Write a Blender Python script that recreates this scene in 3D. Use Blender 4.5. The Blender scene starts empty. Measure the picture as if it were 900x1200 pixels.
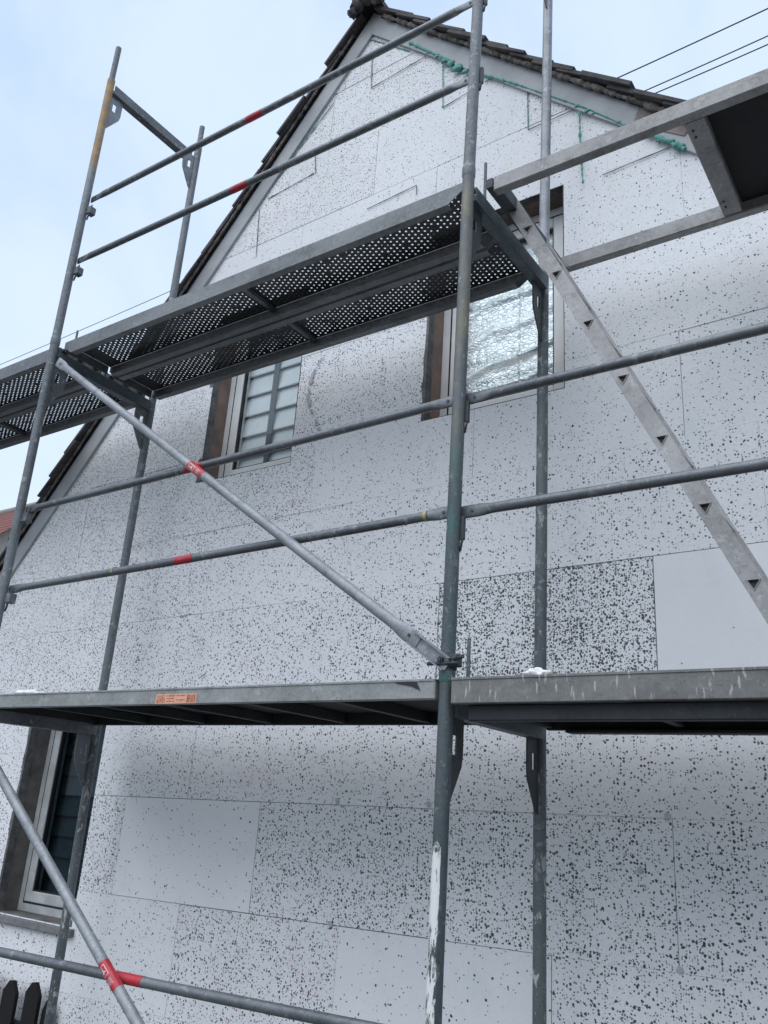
import bpy, math, random
from mathutils import Vector, Matrix, noise as mnoise
random.seed(7)
S = bpy.context.scene
COL = S.collection

# ------------------------------------------------------------------ camera constants (solved from the photograph)
CAM = Vector((1.395, -2.355, -0.403)); YAW, PIT, ROLL, FPX = 0.622, 0.342, 0.069, 989.96
fwd = Vector((-math.sin(YAW)*math.cos(PIT), math.cos(YAW)*math.cos(PIT), math.sin(PIT)))
r0 = Vector((math.cos(YAW), math.sin(YAW), 0)); u0 = r0.cross(fwd)
RT = math.cos(ROLL)*r0 + math.sin(ROLL)*u0; UP = -math.sin(ROLL)*r0 + math.cos(ROLL)*u0
def onplane(u, v, y):                      # where a measured point of the photo lies on the vertical plane at depth y
    d = fwd + RT*((u-450)/FPX) - UP*((v-600)/FPX)
    return CAM + d*((y-CAM.y)/d.y)

# ------------------------------------------------------------------ mesh builder
class MB:
    def __init__(s): s.v=[]; s.f=[]; s.sm=[]; s.at=[]; s.cur=(0,0,0)
    def add(s, vs, fs, smooth=False):
        n=len(s.v); s.v += [Vector(p) for p in vs]
        for f in fs: s.f.append([i+n for i in f]); s.sm.append(smooth); s.at.append(s.cur)
        return s
    def box(s, a, b):
        (x0,y0,z0),(x1,y1,z1)=a,b
        x0,x1=min(x0,x1),max(x0,x1); y0,y1=min(y0,y1),max(y0,y1); z0,z1=min(z0,z1),max(z0,z1)
        return s.add([(x0,y0,z0),(x1,y0,z0),(x1,y1,z0),(x0,y1,z0),(x0,y0,z1),(x1,y0,z1),(x1,y1,z1),(x0,y1,z1)],
              [(3,2,1,0),(4,5,6,7),(0,1,5,4),(1,2,6,5),(2,3,7,6),(3,0,4,7)])
    def bbox(s, a, b, r=.003):             # box with chamfered long edges (any axis): rounded by insetting corners
        (x0,y0,z0),(x1,y1,z1)=a,b
        x0,x1=min(x0,x1),max(x0,x1); y0,y1=min(y0,y1),max(y0,y1); z0,z1=min(z0,z1),max(z0,z1)
        c=[]
        for X,sx in((x0,1),(x1,-1)):
            for Y,sy in((y0,1),(y1,-1)):
                for Z,sz in((z0,1),(z1,-1)):
                    c.append([(X,Y+sy*r,Z+sz*r),(X+sx*r,Y,Z+sz*r),(X+sx*r,Y+sy*r,Z)])
        vs=[p for t in c for p in t]
        I=lambda i,j,k,a: ((i*2+j)*2+k)*3+a
        fs=[]
        for k in (0,1):
            fs.append([I(0,0,k,2),I(1,0,k,2),I(1,1,k,2),I(0,1,k,2)][::1 if k else -1])
            fs.append([I(0,k,0,1),I(0,k,1,1),I(1,k,1,1),I(1,k,0,1)][::1 if k else -1])
            fs.append([I(k,0,0,0),I(k,1,0,0),I(k,1,1,0),I(k,0,1,0)][::1 if k else -1])
        for i in (0,1):
            for j in (0,1):
                fs.append([I(i,j,0,0),I(i,j,1,0),I(i,j,1,1),I(i,j,0,1)])
                fs.append([I(i,0,j,0),I(i,1,j,0),I(i,1,j,2),I(i,0,j,2)])
                fs.append([I(0,i,j,1),I(1,i,j,1),I(1,i,j,2),I(0,i,j,2)])
                for k in (0,1): fs.append([I(i,j,k,0),I(i,j,k,1),I(i,j,k,2)])
        return s.add(vs,fs)
    def obox(s, p0, p1, w, h, up=(0,0,1), ext=0):   # bar from p0 to p1, w across, h along up
        p0,p1=Vector(p0),Vector(p1); d=(p1-p0).normalized(); p0=p0-d*ext; p1=p1+d*ext
        u=Vector(up); u=(u-d*u.dot(d)).normalized(); a=d.cross(u)
        q=[p+a*(sa*w/2)+u*(su*h/2) for p in(p0,p1) for sa,su in((-1,-1),(1,-1),(1,1),(-1,1))]
        return s.add(q,[(0,1,2,3),(7,6,5,4),(0,4,5,1),(1,5,6,2),(2,6,7,3),(3,7,4,0)])
    def tube(s, p0, p1, r, n=20, caps=True, r1=None, hollow=False):
        return s.path([p0,p1],[r,r1 or r],n,caps)
    def path(s, pts, rs, n=12, caps=True):
        pts=[Vector(p) for p in pts]; vs=[]; m=len(pts)
        if not hasattr(rs,'__len__'): rs=[rs]*m
        d0=(pts[1]-pts[0]).normalized(); ref=Vector((0,0,1)) if abs(d0.z)<.9 else Vector((1,0,0))
        for i,p in enumerate(pts):
            d=(pts[min(i+1,m-1)]-pts[max(i-1,0)]).normalized()
            a=(ref-d*ref.dot(d)).normalized(); b=d.cross(a)
            rr=rs[i] if hasattr(rs[i],'__len__') else (rs[i],rs[i])
            for k in range(n):
                t=2*math.pi*k/n; vs.append(p+a*(math.cos(t)*rr[0])+b*(math.sin(t)*rr[1]))
        fs=[(i*n+k,i*n+(k+1)%n,(i+1)*n+(k+1)%n,(i+1)*n+k) for i in range(m-1) for k in range(n)]
        s.add(vs,fs,True)
        if caps:
            s.add(vs[:n],[tuple(range(n))[::-1]]); s.add(vs[-n:],[tuple(range(n))])
        return s
    def prism(s, poly, off):               # planar polygon extruded by off
        n=len(poly); o=Vector(off); a=[Vector(p) for p in poly]; b=[p+o for p in a]
        return s.add(a+b,[tuple(range(n)),tuple(range(2*n-1,n-1,-1))]+[(i,i+n,(i+1)%n+n,(i+1)%n) for i in range(n)])
    def blob(s, c, r, n=10, amp=.25, seed=0, flat=1.0):
        vs=[];fs=[];c=Vector(c)
        r=r if hasattr(r,'__len__') else (r,r,r)
        for i in range(n+1):
            th=math.pi*i/n
            for j in range(2*n):
                ph=math.pi*j/n; d=Vector((math.sin(th)*math.cos(ph),math.sin(th)*math.sin(ph),math.cos(th)))
                k=1+amp*mnoise.noise(d*2.2+Vector((seed*3.1,seed,0)))
                vs.append(c+Vector((d.x*r[0],d.y*r[1],d.z*r[2]))*k)
        for i in range(n):
            for j in range(2*n):
                fs.append((i*2*n+j,(i+1)*2*n+j,(i+1)*2*n+(j+1)%(2*n),i*2*n+(j+1)%(2*n)))
        return s.add(vs,fs,True)
    def build(s, name, mat, parent=None, **kw):
        me=bpy.data.meshes.new(name); o0=wloc(parent)
        me.from_pydata([tuple(p-o0) for p in s.v],[],s.f); 
        me.polygons.foreach_set('use_smooth',s.sm)
        if any(a!=(0,0,0) for a in s.at):
            at=me.attributes.new('panel','FLOAT_COLOR','FACE')
            for i,a in enumerate(s.at): at.data[i].color=(*a,1)
        me.materials.append(mat); me.update(); me.validate()
        import bmesh
        bm=bmesh.new(); bm.from_mesh(me); bmesh.ops.recalc_face_normals(bm,faces=bm.faces); bm.to_mesh(me); bm.free()
        o=bpy.data.objects.new(name,me); COL.objects.link(o)
        if parent: o.parent=parent
        return tag(o,**kw)
def build_split(mb, name, mat, parent):
    par=list(range(len(mb.v)))
    def find(a):
        while par[a]!=a: par[a]=par[par[a]]; a=par[a]
        return a
    key={}
    for i,p in enumerate(mb.v):
        k=(round(p.x,5),round(p.y,5),round(p.z,5))
        if k in key: par[find(i)]=find(key[k])
        else: key[k]=i
    for f in mb.f:
        for i in f[1:]: par[find(i)]=find(f[0])
    gr={}
    for fi,f in enumerate(mb.f): gr.setdefault(find(f[0]),[]).append(fi)
    for fl in gr.values():
        m=MB(); idx={}
        for fi in fl:
            g=[]
            for i in mb.f[fi]:
                if i not in idx: idx[i]=len(m.v); m.v.append(mb.v[i])
                g.append(idx[i])
            m.f.append(g); m.sm.append(mb.sm[fi]); m.at.append(mb.at[fi])
        m.build(name,mat,parent)
def wloc(o):
    v=Vector((0,0,0))
    while o: v+=o.location; o=o.parent
    return v
def tag(o, label=None, category=None, group=None, kind=None):
    for k,v in(('label',label),('category',category),('group',group),('kind',kind)):
        if v: o[k]=v
    return o
def thing(name, loc, label, category, group=None):
    o=bpy.data.objects.new(name,None); o.empty_display_size=.1; COL.objects.link(o); o.location=loc
    return tag(o,label,category,group)
def dup(root, off, label, parent=None):
    c=root.copy(); COL.objects.link(c)
    if parent: c.parent=parent
    else: c.location=root.location+Vector(off); c['label']=label
    for ch in root.children: dup(ch,None,None,c)
    return c

# ------------------------------------------------------------------ materials
def mat(name):
    m=bpy.data.materials.new(name); m.use_nodes=True; nt=m.node_tree; nt.nodes.clear()
    out=nt.nodes.new('ShaderNodeOutputMaterial'); b=nt.nodes.new('ShaderNodeBsdfPrincipled'); nt.links.new(b.outputs[0],out.inputs[0])
    return m,nt,b
class N:
    def __init__(s,nt): s.nt=nt
    def new(s,t,**kw):
        n=s.nt.nodes.new(t)
        for k,v in kw.items(): setattr(n,k,v)
        return n
    def put(s,i,v):
        if isinstance(v,bpy.types.NodeSocket): s.nt.links.new(v,i)
        elif v is not None:
            if hasattr(v,'__len__') and len(v)==3 and len(getattr(i,'default_value',(0,0,0)))==4: v=(*v,1)
            i.default_value=v
    def math(s,op,a,b=None,c=None,clamp=False):
        n=s.new('ShaderNodeMath',operation=op,use_clamp=clamp)
        for i,v in enumerate((a,b,c)):
            if v is not None: s.put(n.inputs[i],v)
        return n.outputs[0]
    def mix(s,f,a,b,t='MIX'):
        n=s.new('ShaderNodeMix',data_type='RGBA',blend_type=t)
        s.put(n.inputs[0],f); s.put(n.inputs[6],a); s.put(n.inputs[7],b); return n.outputs[2]
    def pos(s,scale=(1,1,1),obj=False):
        if obj: src=s.new('ShaderNodeTexCoord').outputs['Object']
        else: src=s.new('ShaderNodeNewGeometry').outputs['Position']
        n=s.new('ShaderNodeMapping'); s.put(n.inputs[0],src); n.inputs['Scale'].default_value=scale; return n.outputs[0]
    def noise(s,vec,scale,detail=4,rough=.55,out=0,dist=0):
        n=s.new('ShaderNodeTexNoise'); s.put(n.inputs['Vector'],vec)
        n.inputs['Scale'].default_value=scale; n.inputs['Detail'].default_value=detail; n.inputs['Roughness'].default_value=rough; n.inputs['Distortion'].default_value=dist
        return n.outputs[out]
    def ramp(s,v,a,b,smooth=True):
        n=s.new('ShaderNodeMapRange',interpolation_type='SMOOTHSTEP' if smooth else 'LINEAR'); s.put(n.inputs[0],v)
        n.inputs[1].default_value=a; n.inputs[2].default_value=b; return n.outputs[0]
    def bump(s,h,strength,dist,b):
        n=s.new('ShaderNodeBump'); s.put(n.inputs['Height'],h); n.inputs['Strength'].default_value=strength; n.inputs['Distance'].default_value=dist
        s.put(b.inputs['Normal'],n.outputs[0])
    def xyz(s,v):
        n=s.new('ShaderNodeSeparateXYZ'); s.put(n.inputs[0],v); return n.outputs

def m_metal(name, c1, c2, metallic=.45, rough=.42, spots=(.55,.56,.55), spot_amt=.3, grime=(.05,.045,.04), grime_amt=.35, extra=None, streak=(1,1,.25)):
    m,nt,b=mat(name); n=N(nt); p=n.pos()
    big=n.noise(n.pos(streak),5,5,.6); fine=n.noise(p,70,3,.7); mid=n.noise(p,22,4,.65)
    c=n.mix(n.ramp(big,.32,.68),c1,c2)
    vz=n.new('ShaderNodeTexVoronoi'); n.put(vz.inputs['Vector'],p); vz.inputs['Scale'].default_value=75; vc=n.new('ShaderNodeSeparateColor'); n.put(vc.inputs[0],vz.outputs['Color'])
    c=n.mix(n.math('MULTIPLY',vc.outputs[0],.40),c,tuple(x*1.2 for x in c2))
    c=n.mix(n.math('MULTIPLY',n.ramp(mid,.58,.66),spot_amt),c,spots)
    sp=n.ramp(fine,.66,.72)
    c=n.mix(n.math('MULTIPLY',sp,min(1,spot_amt*1.6)),c,spots)
    sc=n.ramp(n.noise(n.pos((1,1,1)),130,2,.8),.60,.66); c=n.mix(n.math('MULTIPLY',sc,.45),c,tuple(x*.35 for x in c1))
    c=n.mix(n.math('MULTIPLY',n.ramp(n.noise(p,9,6,.7),.5,.72),grime_amt),c,grime)
    met=metallic
    if extra:
        c,cover=extra(n,c,p)
        met=n.math('MULTIPLY',n.math('SUBTRACT',1.0,cover),metallic)
    n.put(b.inputs['Base Color'],c); n.put(b.inputs['Metallic'],met)
    n.put(b.inputs['Roughness'],n.math('MULTIPLY_ADD',mid,.35,rough-.12))
    n.bump(n.math('ADD',n.math('MULTIPLY',fine,.4),mid),.35,.002,b)
    return m
def m_plain(name, c, rough=.6, var=.15, scale=12, bump=.2, c2=None, metallic=0, dist=.002):
    m,nt,b=mat(name); n=N(nt); p=n.pos()
    f=n.noise(p,scale,5,.6)
    c2=c2 or tuple(x*(1-2*var) for x in c)
    n.put(b.inputs['Base Color'],n.mix(n.ramp(f,.3,.7),c,c2)); b.inputs['Roughness'].default_value=rough; b.inputs['Metallic'].default_value=metallic
    if bump: n.bump(n.noise(p,scale*6,4,.6),bump,dist,b)
    return m

galv=m_metal('galvanised_steel',(.10,.112,.12),(.18,.193,.205),.3,.5,spots=(.48,.5,.5),spot_amt=.45)
galv_rail=m_metal('galvanised_rail',(.10,.11,.118),(.19,.203,.215),.5,.42,streak=(.3,1,1),spot_amt=.3,grime_amt=.3)
galv_light=m_metal('galvanised_light',(.18,.19,.20),(.28,.29,.305),.45,.40,spots=(.62,.63,.64),grime_amt=.3,streak=(.4,1,1))
alu=m_metal('weathered_aluminium',(.20,.20,.198),(.29,.285,.28),.25,.5,spots=(.5,.5,.48),spot_amt=.5,grime=(.06,.052,.045),grime_amt=.6)
alu_ladder=m_metal('ladder_aluminium',(.27,.265,.26),(.38,.37,.365),.25,.5,spots=(.62,.61,.6),spot_amt=.4,grime=(.08,.07,.06),grime_amt=.5)
edge_pale=m_metal('pale_deck_edge',(.20,.21,.205),(.31,.315,.305),.15,.55,spots=(.5,.5,.48),spot_amt=.4,grime=(.07,.07,.06),grime_amt=.5,streak=(.5,1,1))
brace_m=m_metal('galvanised_brace',(.19,.205,.22),(.31,.325,.34),.35,.5,spots=(.5,.52,.54),spot_amt=.35,grime_amt=.4,streak=(1,1,1))
black_steel=m_metal('shade_dark_steel',(.014,.017,.02),(.026,.03,.033),.2,.6,spots=(.15,.15,.15),spot_amt=.1)  # near black: the shade under the decks is put into the colour
deck_steel=m_metal('deck_steel',(.12,.13,.135),(.20,.21,.215),.35,.5,spots=(.5,.5,.48),spot_amt=.2,streak=(.3,1,1),grime_amt=.5)
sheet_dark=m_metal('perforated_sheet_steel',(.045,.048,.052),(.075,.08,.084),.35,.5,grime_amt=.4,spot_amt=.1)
dark_steel=m_metal('dark_steel',(.035,.042,.046),(.065,.073,.078),.3,.5,spots=(.3,.3,.3),spot_amt=.15)
def ex_green(n,c,p):
    z=n.xyz(p)[2]
    g=n.math('MULTIPLY',n.ramp(n.noise(n.pos((1,1,.4)),11,4,.6),.5,.6),.75)
    c=n.mix(g,c,(.035,.12,.105))
    up=n.ramp(z,.62,1.05); bare=n.mix(n.ramp(n.noise(n.pos((1,1,.5)),13,5,.7),.42,.62),(.11,.12,.125),(.18,.17,.125))
    c=n.mix(up,c,bare)
    wear=n.ramp(n.noise(n.pos((2,2,.6)),30,5,.75),.6,.68)
    c=n.mix(n.math('MULTIPLY',wear,.8),c,(.36,.37,.36)); return c,g
paint=m_metal('dark_painted_steel',(.045,.062,.068),(.10,.12,.125),.25,.45,spots=(.4,.41,.4),spot_amt=.25,extra=ex_green)
transom_paint=m_metal('blue_grey_painted_steel',(.055,.078,.092),(.11,.135,.15),.2,.5,spots=(.3,.33,.33),spot_amt=.25)
def ex_white(n,c,p):                      # splashes of white masonry paint on the wall side of the low post
    xyz=n.xyz(p); nm=n.xyz(n.new('ShaderNodeNewGeometry').outputs['Normal'])
    wob=n.noise(n.pos((1,1,.22)),16,5,.7)
    side=n.math('MULTIPLY_ADD',nm[0],-.81,n.math('MULTIPLY',nm[1],-.58))     # outward-left side
    s1=n.ramp(n.math('MULTIPLY_ADD',wob,.7,side),.30,.36)
    hi=n.ramp(n.math('MULTIPLY_ADD',n.noise(p,60,2),.10,xyz[2]),-.43,-.455)
    chips=n.ramp(n.noise(n.pos((3,3,.5)),22,6,.8),.555,.52)
    f=n.math('MULTIPLY',n.math('MULTIPLY',s1,hi),chips)
    return n.mix(f,c,(.72,.72,.70)),f
paint_white=m_metal('dark_painted_steel_with_white_splashes',(.045,.062,.068),(.085,.105,.11),.25,.45,spots=(.4,.41,.4),spot_amt=.25,extra=ex_white)
def ex_yellow(n,c,p):
    z=n.xyz(p)[2]; nz=n.noise(n.pos((1,1,.3)),30,4,.7)
    f=n.math('MULTIPLY',n.ramp(n.math('MULTIPLY_ADD',nz,.14,z),3.30,3.34),n.ramp(n.math('MULTIPLY_ADD',nz,.1,z),4.06,4.03))
    f=n.math('MULTIPLY',f,n.ramp(n.noise(p,26,5,.7),.36,.5)); f=n.math('MULTIPLY',f,.85)
    return n.mix(f,c,n.mix(n.ramp(n.noise(p,10),.4,.6),(.42,.24,.07),(.28,.17,.07))),f
galv_yellow=m_metal('galvanised_steel_with_old_yellow_paint',(.12,.135,.145),(.21,.225,.24),.3,.5,spots=(.45,.47,.47),spot_amt=.4,extra=ex_yellow)
def ex_splash(n,c,p):
    f=n.ramp(n.noise(n.pos((1,1,.45)),24,5,.75),.57,.62); low=n.math('MULTIPLY_ADD',n.ramp(n.xyz(p)[2],-.5,-.62),.5,.5)
    f=n.math('MULTIPLY',n.math('MULTIPLY',f,low),.8); return n.mix(f,c,(.6,.6,.57)),f
galv_splash=m_metal('galvanised_steel_with_mortar_splashes',(.075,.085,.09),(.13,.145,.152),.3,.5,extra=ex_splash)
def ex_drip(n,c,p):
    x=n.new('ShaderNodeTexVoronoi',voronoi_dimensions='2D'); mp=n.new('ShaderNodeCombineXYZ'); q=n.xyz(p)
    n.put(mp.inputs[0],n.math('MULTIPLY_ADD',n.noise(p,30,3),.02,n.math('MULTIPLY',q[0],1.0))); n.put(mp.inputs[1],n.math('MULTIPLY',q[2],.16)); n.put(x.inputs['Vector'],mp.outputs[0]); x.inputs['Scale'].default_value=46
    f=n.math('MULTIPLY',n.ramp(x.outputs['Distance'],.17,.08),n.ramp(n.noise(p,18,4,.7),.40,.52))
    f=n.math('MULTIPLY',f,n.ramp(n.math('MULTIPLY_ADD',n.noise(p,40),.05,q[2]),-.055,-.02)); f=n.math('MULTIPLY',f,.5)
    return n.mix(f,c,(.6,.6,.57)),f
deck_drip=m_metal('weathered_deck_rail_with_drips',(.12,.12,.115),(.19,.19,.18),.1,.6,spots=(.4,.4,.38),spot_amt=.2,extra=ex_drip,streak=(.5,1,1))
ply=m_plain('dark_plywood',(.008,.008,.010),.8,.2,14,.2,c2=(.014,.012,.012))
ply_mid=m_plain('grey_plywood',(.06,.055,.05),.8,.2,10,.2,c2=(.10,.09,.08))
red=m_plain('red_sticker_film',(.50,.03,.045),.4,.12,30,.1)
whitefilm=m_plain('white_sticker_print',(.75,.7,.68),.5,.1)
orange=m_plain('orange_label_film',(.78,.42,.30),.6,.15,60,.1,c2=(.62,.30,.2))
orange_ink=m_plain('orange_label_ink',(.50,.15,.07),.6,.2,60,.1)
yellow=m_plain('yellow_tape',(.42,.40,.16),.6,.2,30,.1)
pvc=m_plain('white_window_plastic',(.74,.74,.72),.35,.06,5,.05)
pvc_dirty=m_plain('dusty_window_plastic',(.50,.51,.50),.45,.15,8,.1)
gasket=m_plain('black_rubber_and_shade',(.012,.013,.015),.5,.1)  # also colours the dark plugs and panels that stand for shade
reveal_m=m_plain('old_brown_render',(.26,.18,.145),.9,.2,9,.5,c2=(.15,.12,.105))
reveal_edge=m_plain('grey_mortar_and_edge_shade',(.17,.17,.165),.9,.2,16,.6,c2=(.07,.07,.07))
reveal_grey=m_plain('old_grey_render',(.15,.14,.13),.9,.2,9,.5,c2=(.085,.08,.075))
board_m=m_plain('pale_painted_verge',(.43,.44,.445),.8,.08,4,.3,c2=(.33,.34,.35))
board_brown=m_plain('weathered_verge_render',(.30,.26,.24),.9,.2,14,.6,c2=(.20,.17,.16))
tile_m=m_plain('old_dark_roof_tile',(.10,.088,.085),.8,.25,7,.6,c2=(.04,.038,.042),dist=.006)
mortar_m=m_plain('verge_mortar',(.25,.22,.20),.95,.2,18,.9,c2=(.075,.065,.06),dist=.01)
foam=m_plain('teal_expanding_foam',(.07,.25,.215),.8,.2,40,.6,c2=(.16,.40,.35),dist=.003)
foam_thin=m_plain('teal_foam_line',(.10,.27,.24),.8,.2,40,.4,c2=(.2,.33,.31))
seam_m=m_plain('dark_panel_joint',(.10,.12,.13),.9,.2)
core_m=m_plain('masonry_core',(.30,.28,.25),.9,.1,5,.5)
joint_m=m_plain('joint_gap_grey',(.24,.26,.28),.95,.1)  # grey backing colour that shows between the boards
white_lump=m_plain('white_plaster',(.8,.8,.8),.8,.05,20,.5)
wood=m_plain('black_brown_timber',(.005,.004,.004),.95,.2,10,.5,c2=(.008,.006,.006))
cable_m=m_plain('black_cable',(.03,.032,.035),.6)
red_tile=m_plain('red_clay_tile',(.22,.065,.045),.8,.2,8,.5,c2=(.12,.04,.035))
ridge_grey=m_plain('grey_ridge_lead',(.25,.24,.23),.8,.1)
cream=m_plain('cream_render',(.45,.42,.36),.9,.1,3,.3)
stain_m=m_plain('grey_mortar_smear',(.30,.31,.32),.9,.2,50,.5,c2=(.5,.51,.53))
patch_dowel=m_plain('grey_dowel_plug',(.50,.51,.53),.9,.1,50,.3)

# insulation board: white expanded polystyrene with dark granules; density per board from the face attribute
def m_eps():
    m,nt,b=mat('speckled_polystyrene_board'); n=N(nt)
    at=n.new('ShaderNodeAttribute',attribute_name='panel'); a=n.new('ShaderNodeSeparateColor'); n.put(a.inputs[0],at.outputs['Color'])
    dens,pinkish,size=a.outputs[0],a.outputs[1],a.outputs[2]
    p=n.pos(); q=n.xyz(p)
    def layer(scale,rmin,rmax,mult,seed):
        cb=n.new('ShaderNodeCombineXYZ'); n.put(cb.inputs[0],n.math('ADD',q[0],seed)); n.put(cb.inputs[1],n.math('ADD',q[2],n.math('MULTIPLY',q[1],1.0)))
        w=n.noise(cb.outputs[0],scale*1.3,2,.6,out=1); wm=n.new('ShaderNodeVectorMath',operation='MULTIPLY_ADD'); n.put(wm.inputs[0],w); wm.inputs[1].default_value=(.66/scale,.66/scale,0); n.put(wm.inputs[2],cb.outputs[0])
        v=n.new('ShaderNodeTexVoronoi',voronoi_dimensions='2D'); n.put(v.inputs['Vector'],wm.outputs[0]); v.inputs['Scale'].default_value=scale
        c=n.new('ShaderNodeSeparateColor'); n.put(c.inputs[0],v.outputs['Color'])
        cl=n.noise(cb.outputs[0],5,3,.6); th=n.math('MULTIPLY',n.math('MULTIPLY',dens,mult),n.math('MULTIPLY_ADD',n.ramp(cl,.3,.7),.9,.55))
        on=n.math('LESS_THAN',c.outputs[0],th)
        rad=n.math('MULTIPLY',n.math('MULTIPLY_ADD',c.outputs[1],rmax-rmin,rmin),size)
        e=n.math('DIVIDE',n.math('SUBTRACT',rad,v.outputs['Distance']),.04,clamp=True)
        return n.math('MULTIPLY',on,e),c.outputs[2]
    f1,r1=layer(76,.16,.44,.44,0.0); f2,r2=layer(112,.16,.44,.42,3.3); f3,r3=layer(42,.10,.27,.27,7.7)
    f2=n.math('MULTIPLY',f2,.92)
    mx=n.math('MAXIMUM',n.math('MAXIMUM',f1,f2),f3)
    tone=n.noise(p,1.3,4,.6); grain=n.noise(p,160,2,.6)
    base=n.mix(n.ramp(tone,.3,.7),(.84,.84,.84),(.78,.785,.79))
    live=n.math('MULTIPLY_ADD',n.ramp(dens,.02,.2),.75,.25)
    base=n.mix(n.math('MULTIPLY',n.math('MULTIPLY',n.ramp(grain,.4,.65),.22),live),base,(.55,.56,.57))
    bv=n.new('ShaderNodeTexVoronoi'); n.put(bv.inputs['Vector'],p); bv.inputs['Scale'].default_value=150; bc=n.new('ShaderNodeSeparateColor'); n.put(bc.inputs[0],bv.outputs['Color'])
    base=n.mix(n.math('MULTIPLY',n.math('MULTIPLY',n.ramp(bc.outputs[0],.55,1.0),.28),live),base,(.58,.595,.62))
    base=n.mix(n.math('MULTIPLY',n.ramp(n.noise(n.pos((1,1,.6)),6,7,.75,dist=.5),.56,.70),.22),base,(.56,.57,.58))
    # faint pink and green production tints
    base=n.mix(n.math('MULTIPLY',n.ramp(n.noise(n.pos((1,1,1.2)),4.2,5,.7),.55,.72),n.math('MULTIPLY',pinkish,.5)),base,(.72,.52,.60))
    base=n.mix(n.math('MULTIPLY',n.ramp(n.noise(p,2.9,4,.7),.56,.7),.22),base,(.60,.68,.62))
    dk=n.mix(n.ramp(r1,0,1,False),(.008,.009,.012),(.05,.056,.066))
    dk=n.mix(n.math('MULTIPLY',n.ramp(r2,.7,.8),n.math('MULTIPLY',n.ramp(pinkish,.2,.6),.7)),dk,(.28,.08,.16))
    n.put(b.inputs['Base Color'],n.mix(n.math('MULTIPLY',mx,.93),base,dk)); b.inputs['Roughness'].default_value=.85
    b.inputs['Specular IOR Level'].default_value=.25
    v=n.new('ShaderNodeTexVoronoi',voronoi_dimensions='3D'); n.put(v.inputs['Vector'],p); v.inputs['Scale'].default_value=170
    n.bump(n.math('SUBTRACT',n.math('MULTIPLY',v.outputs['Distance'],-.5),mx),.25,.0015,b)
    return m
eps=m_eps()

def m_foil():
    m,nt,b=mat('crumpled_silver_foil'); n=N(nt); p=n.pos()
    w=n.noise(n.pos((1,1,2.4)),8,6,.7,dist=1.2); v=n.new('ShaderNodeTexVoronoi',feature='DISTANCE_TO_EDGE'); n.put(v.inputs['Vector'],n.pos((1,1,1.6))); v.inputs['Scale'].default_value=34
    c=n.mix(n.ramp(w,.35,.65),(.92,.95,.95),(.66,.72,.72))
    c=n.mix(n.ramp(v.outputs['Distance'],.05,.0),c,(.42,.48,.48))
    n.put(b.inputs['Base Color'],c); b.inputs['Metallic'].default_value=.6; b.inputs['Roughness'].default_value=.3
    n.bump(n.math('ADD',w,n.math('MULTIPLY',n.ramp(v.outputs['Distance'],0,.2),.4)),.75,.005,b); return m
foil=m_foil()
def m_glass(name,refl,tint=(1,1,1)):
    m=bpy.data.materials.new(name); m.use_nodes=True; nt=m.node_tree; nt.nodes.clear(); n=N(nt)
    o=n.new('ShaderNodeOutputMaterial'); t=n.new('ShaderNodeBsdfTransparent'); t.inputs[0].default_value=(*tint,1); g=n.new('ShaderNodeBsdfGlossy'); g.inputs['Roughness'].default_value=.02
    f=n.new('ShaderNodeLayerWeight'); f.inputs[0].default_value=.5; x=n.new('ShaderNodeMixShader')
    n.put(x.inputs[0],n.math('MULTIPLY_ADD',n.math('POWER',f.outputs[1],5.0),.6,refl,clamp=True)); n.put(x.inputs[1],t.outputs[0]); n.put(x.inputs[2],g.outputs[0]); n.put(o.inputs[0],x.outputs[0]); return m
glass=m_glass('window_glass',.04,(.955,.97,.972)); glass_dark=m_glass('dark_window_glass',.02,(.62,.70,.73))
blind_m=m_plain('pale_blind_slats',(.74,.78,.78),.7,.06,6,.1)
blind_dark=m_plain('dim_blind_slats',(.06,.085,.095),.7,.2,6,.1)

# ------------------------------------------------------------------ ground
def ground():
    m,nt,b=mat('trodden_gravel'); n=N(nt); p=n.pos()
    v=n.new('ShaderNodeTexVoronoi'); n.put(v.inputs['Vector'],p); v.inputs['Scale'].default_value=28
    c=n.mix(n.ramp(n.noise(p,1.2,5),.35,.65),(.13,.125,.115),(.09,.085,.08)); c=n.mix(n.math('MULTIPLY',v.outputs['Distance'],.5),c,(.12,.12,.11))
    n.put(b.inputs['Base Color'],c); b.inputs['Roughness'].default_value=.95; n.bump(v.outputs['Distance'],.8,.02,b)
    MB().add([(-400,-400,-2.05),(400,-400,-2.05),(400,400,-2.05),(-400,400,-2.05)],[(0,1,2,3)]).build('ground',m,kind='structure',label='grey trodden gravel yard around the house')
ground()

# ------------------------------------------------------------------ the gable wall
WY=.93; EPS_T=.05; REV=.145
mL,mR=1.193,.968
def zL(x): return 6.053+mL*x
def zR(x): return 3.222-mR*x
PKX=(3.222-6.053)/(mL+mR); PKZ=zL(PKX); XL,XR=-5.0,3.3; GZ=-2.05
WINS=[(-2.375,-1.635,1.435,2.62),(-.75,.02,1.50,2.665),(-3.60,-2.86,-1.10,.12)]
def clip(poly,a,b,c):                     # keep a*x+b*z<=c
    out=[]
    for i in range(len(poly)):
        p,q=poly[i],poly[(i+1)%len(poly)]; dp=a*p[0]+b*p[1]-c; dq=a*q[0]+b*q[1]-c
        if dp<=0: out.append(p)
        if dp*dq<0: t=dp/(dp-dq); out.append((p[0]+t*(q[0]-p[0]),p[1]+t*(q[1]-p[1])))
    return out
def gable(poly,inset=0.):
    poly=clip(poly,-mL,1,6.053-inset*1.57); poly=clip(poly,mR,1,3.222-inset*1.4) if poly else poly
    return poly
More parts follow.
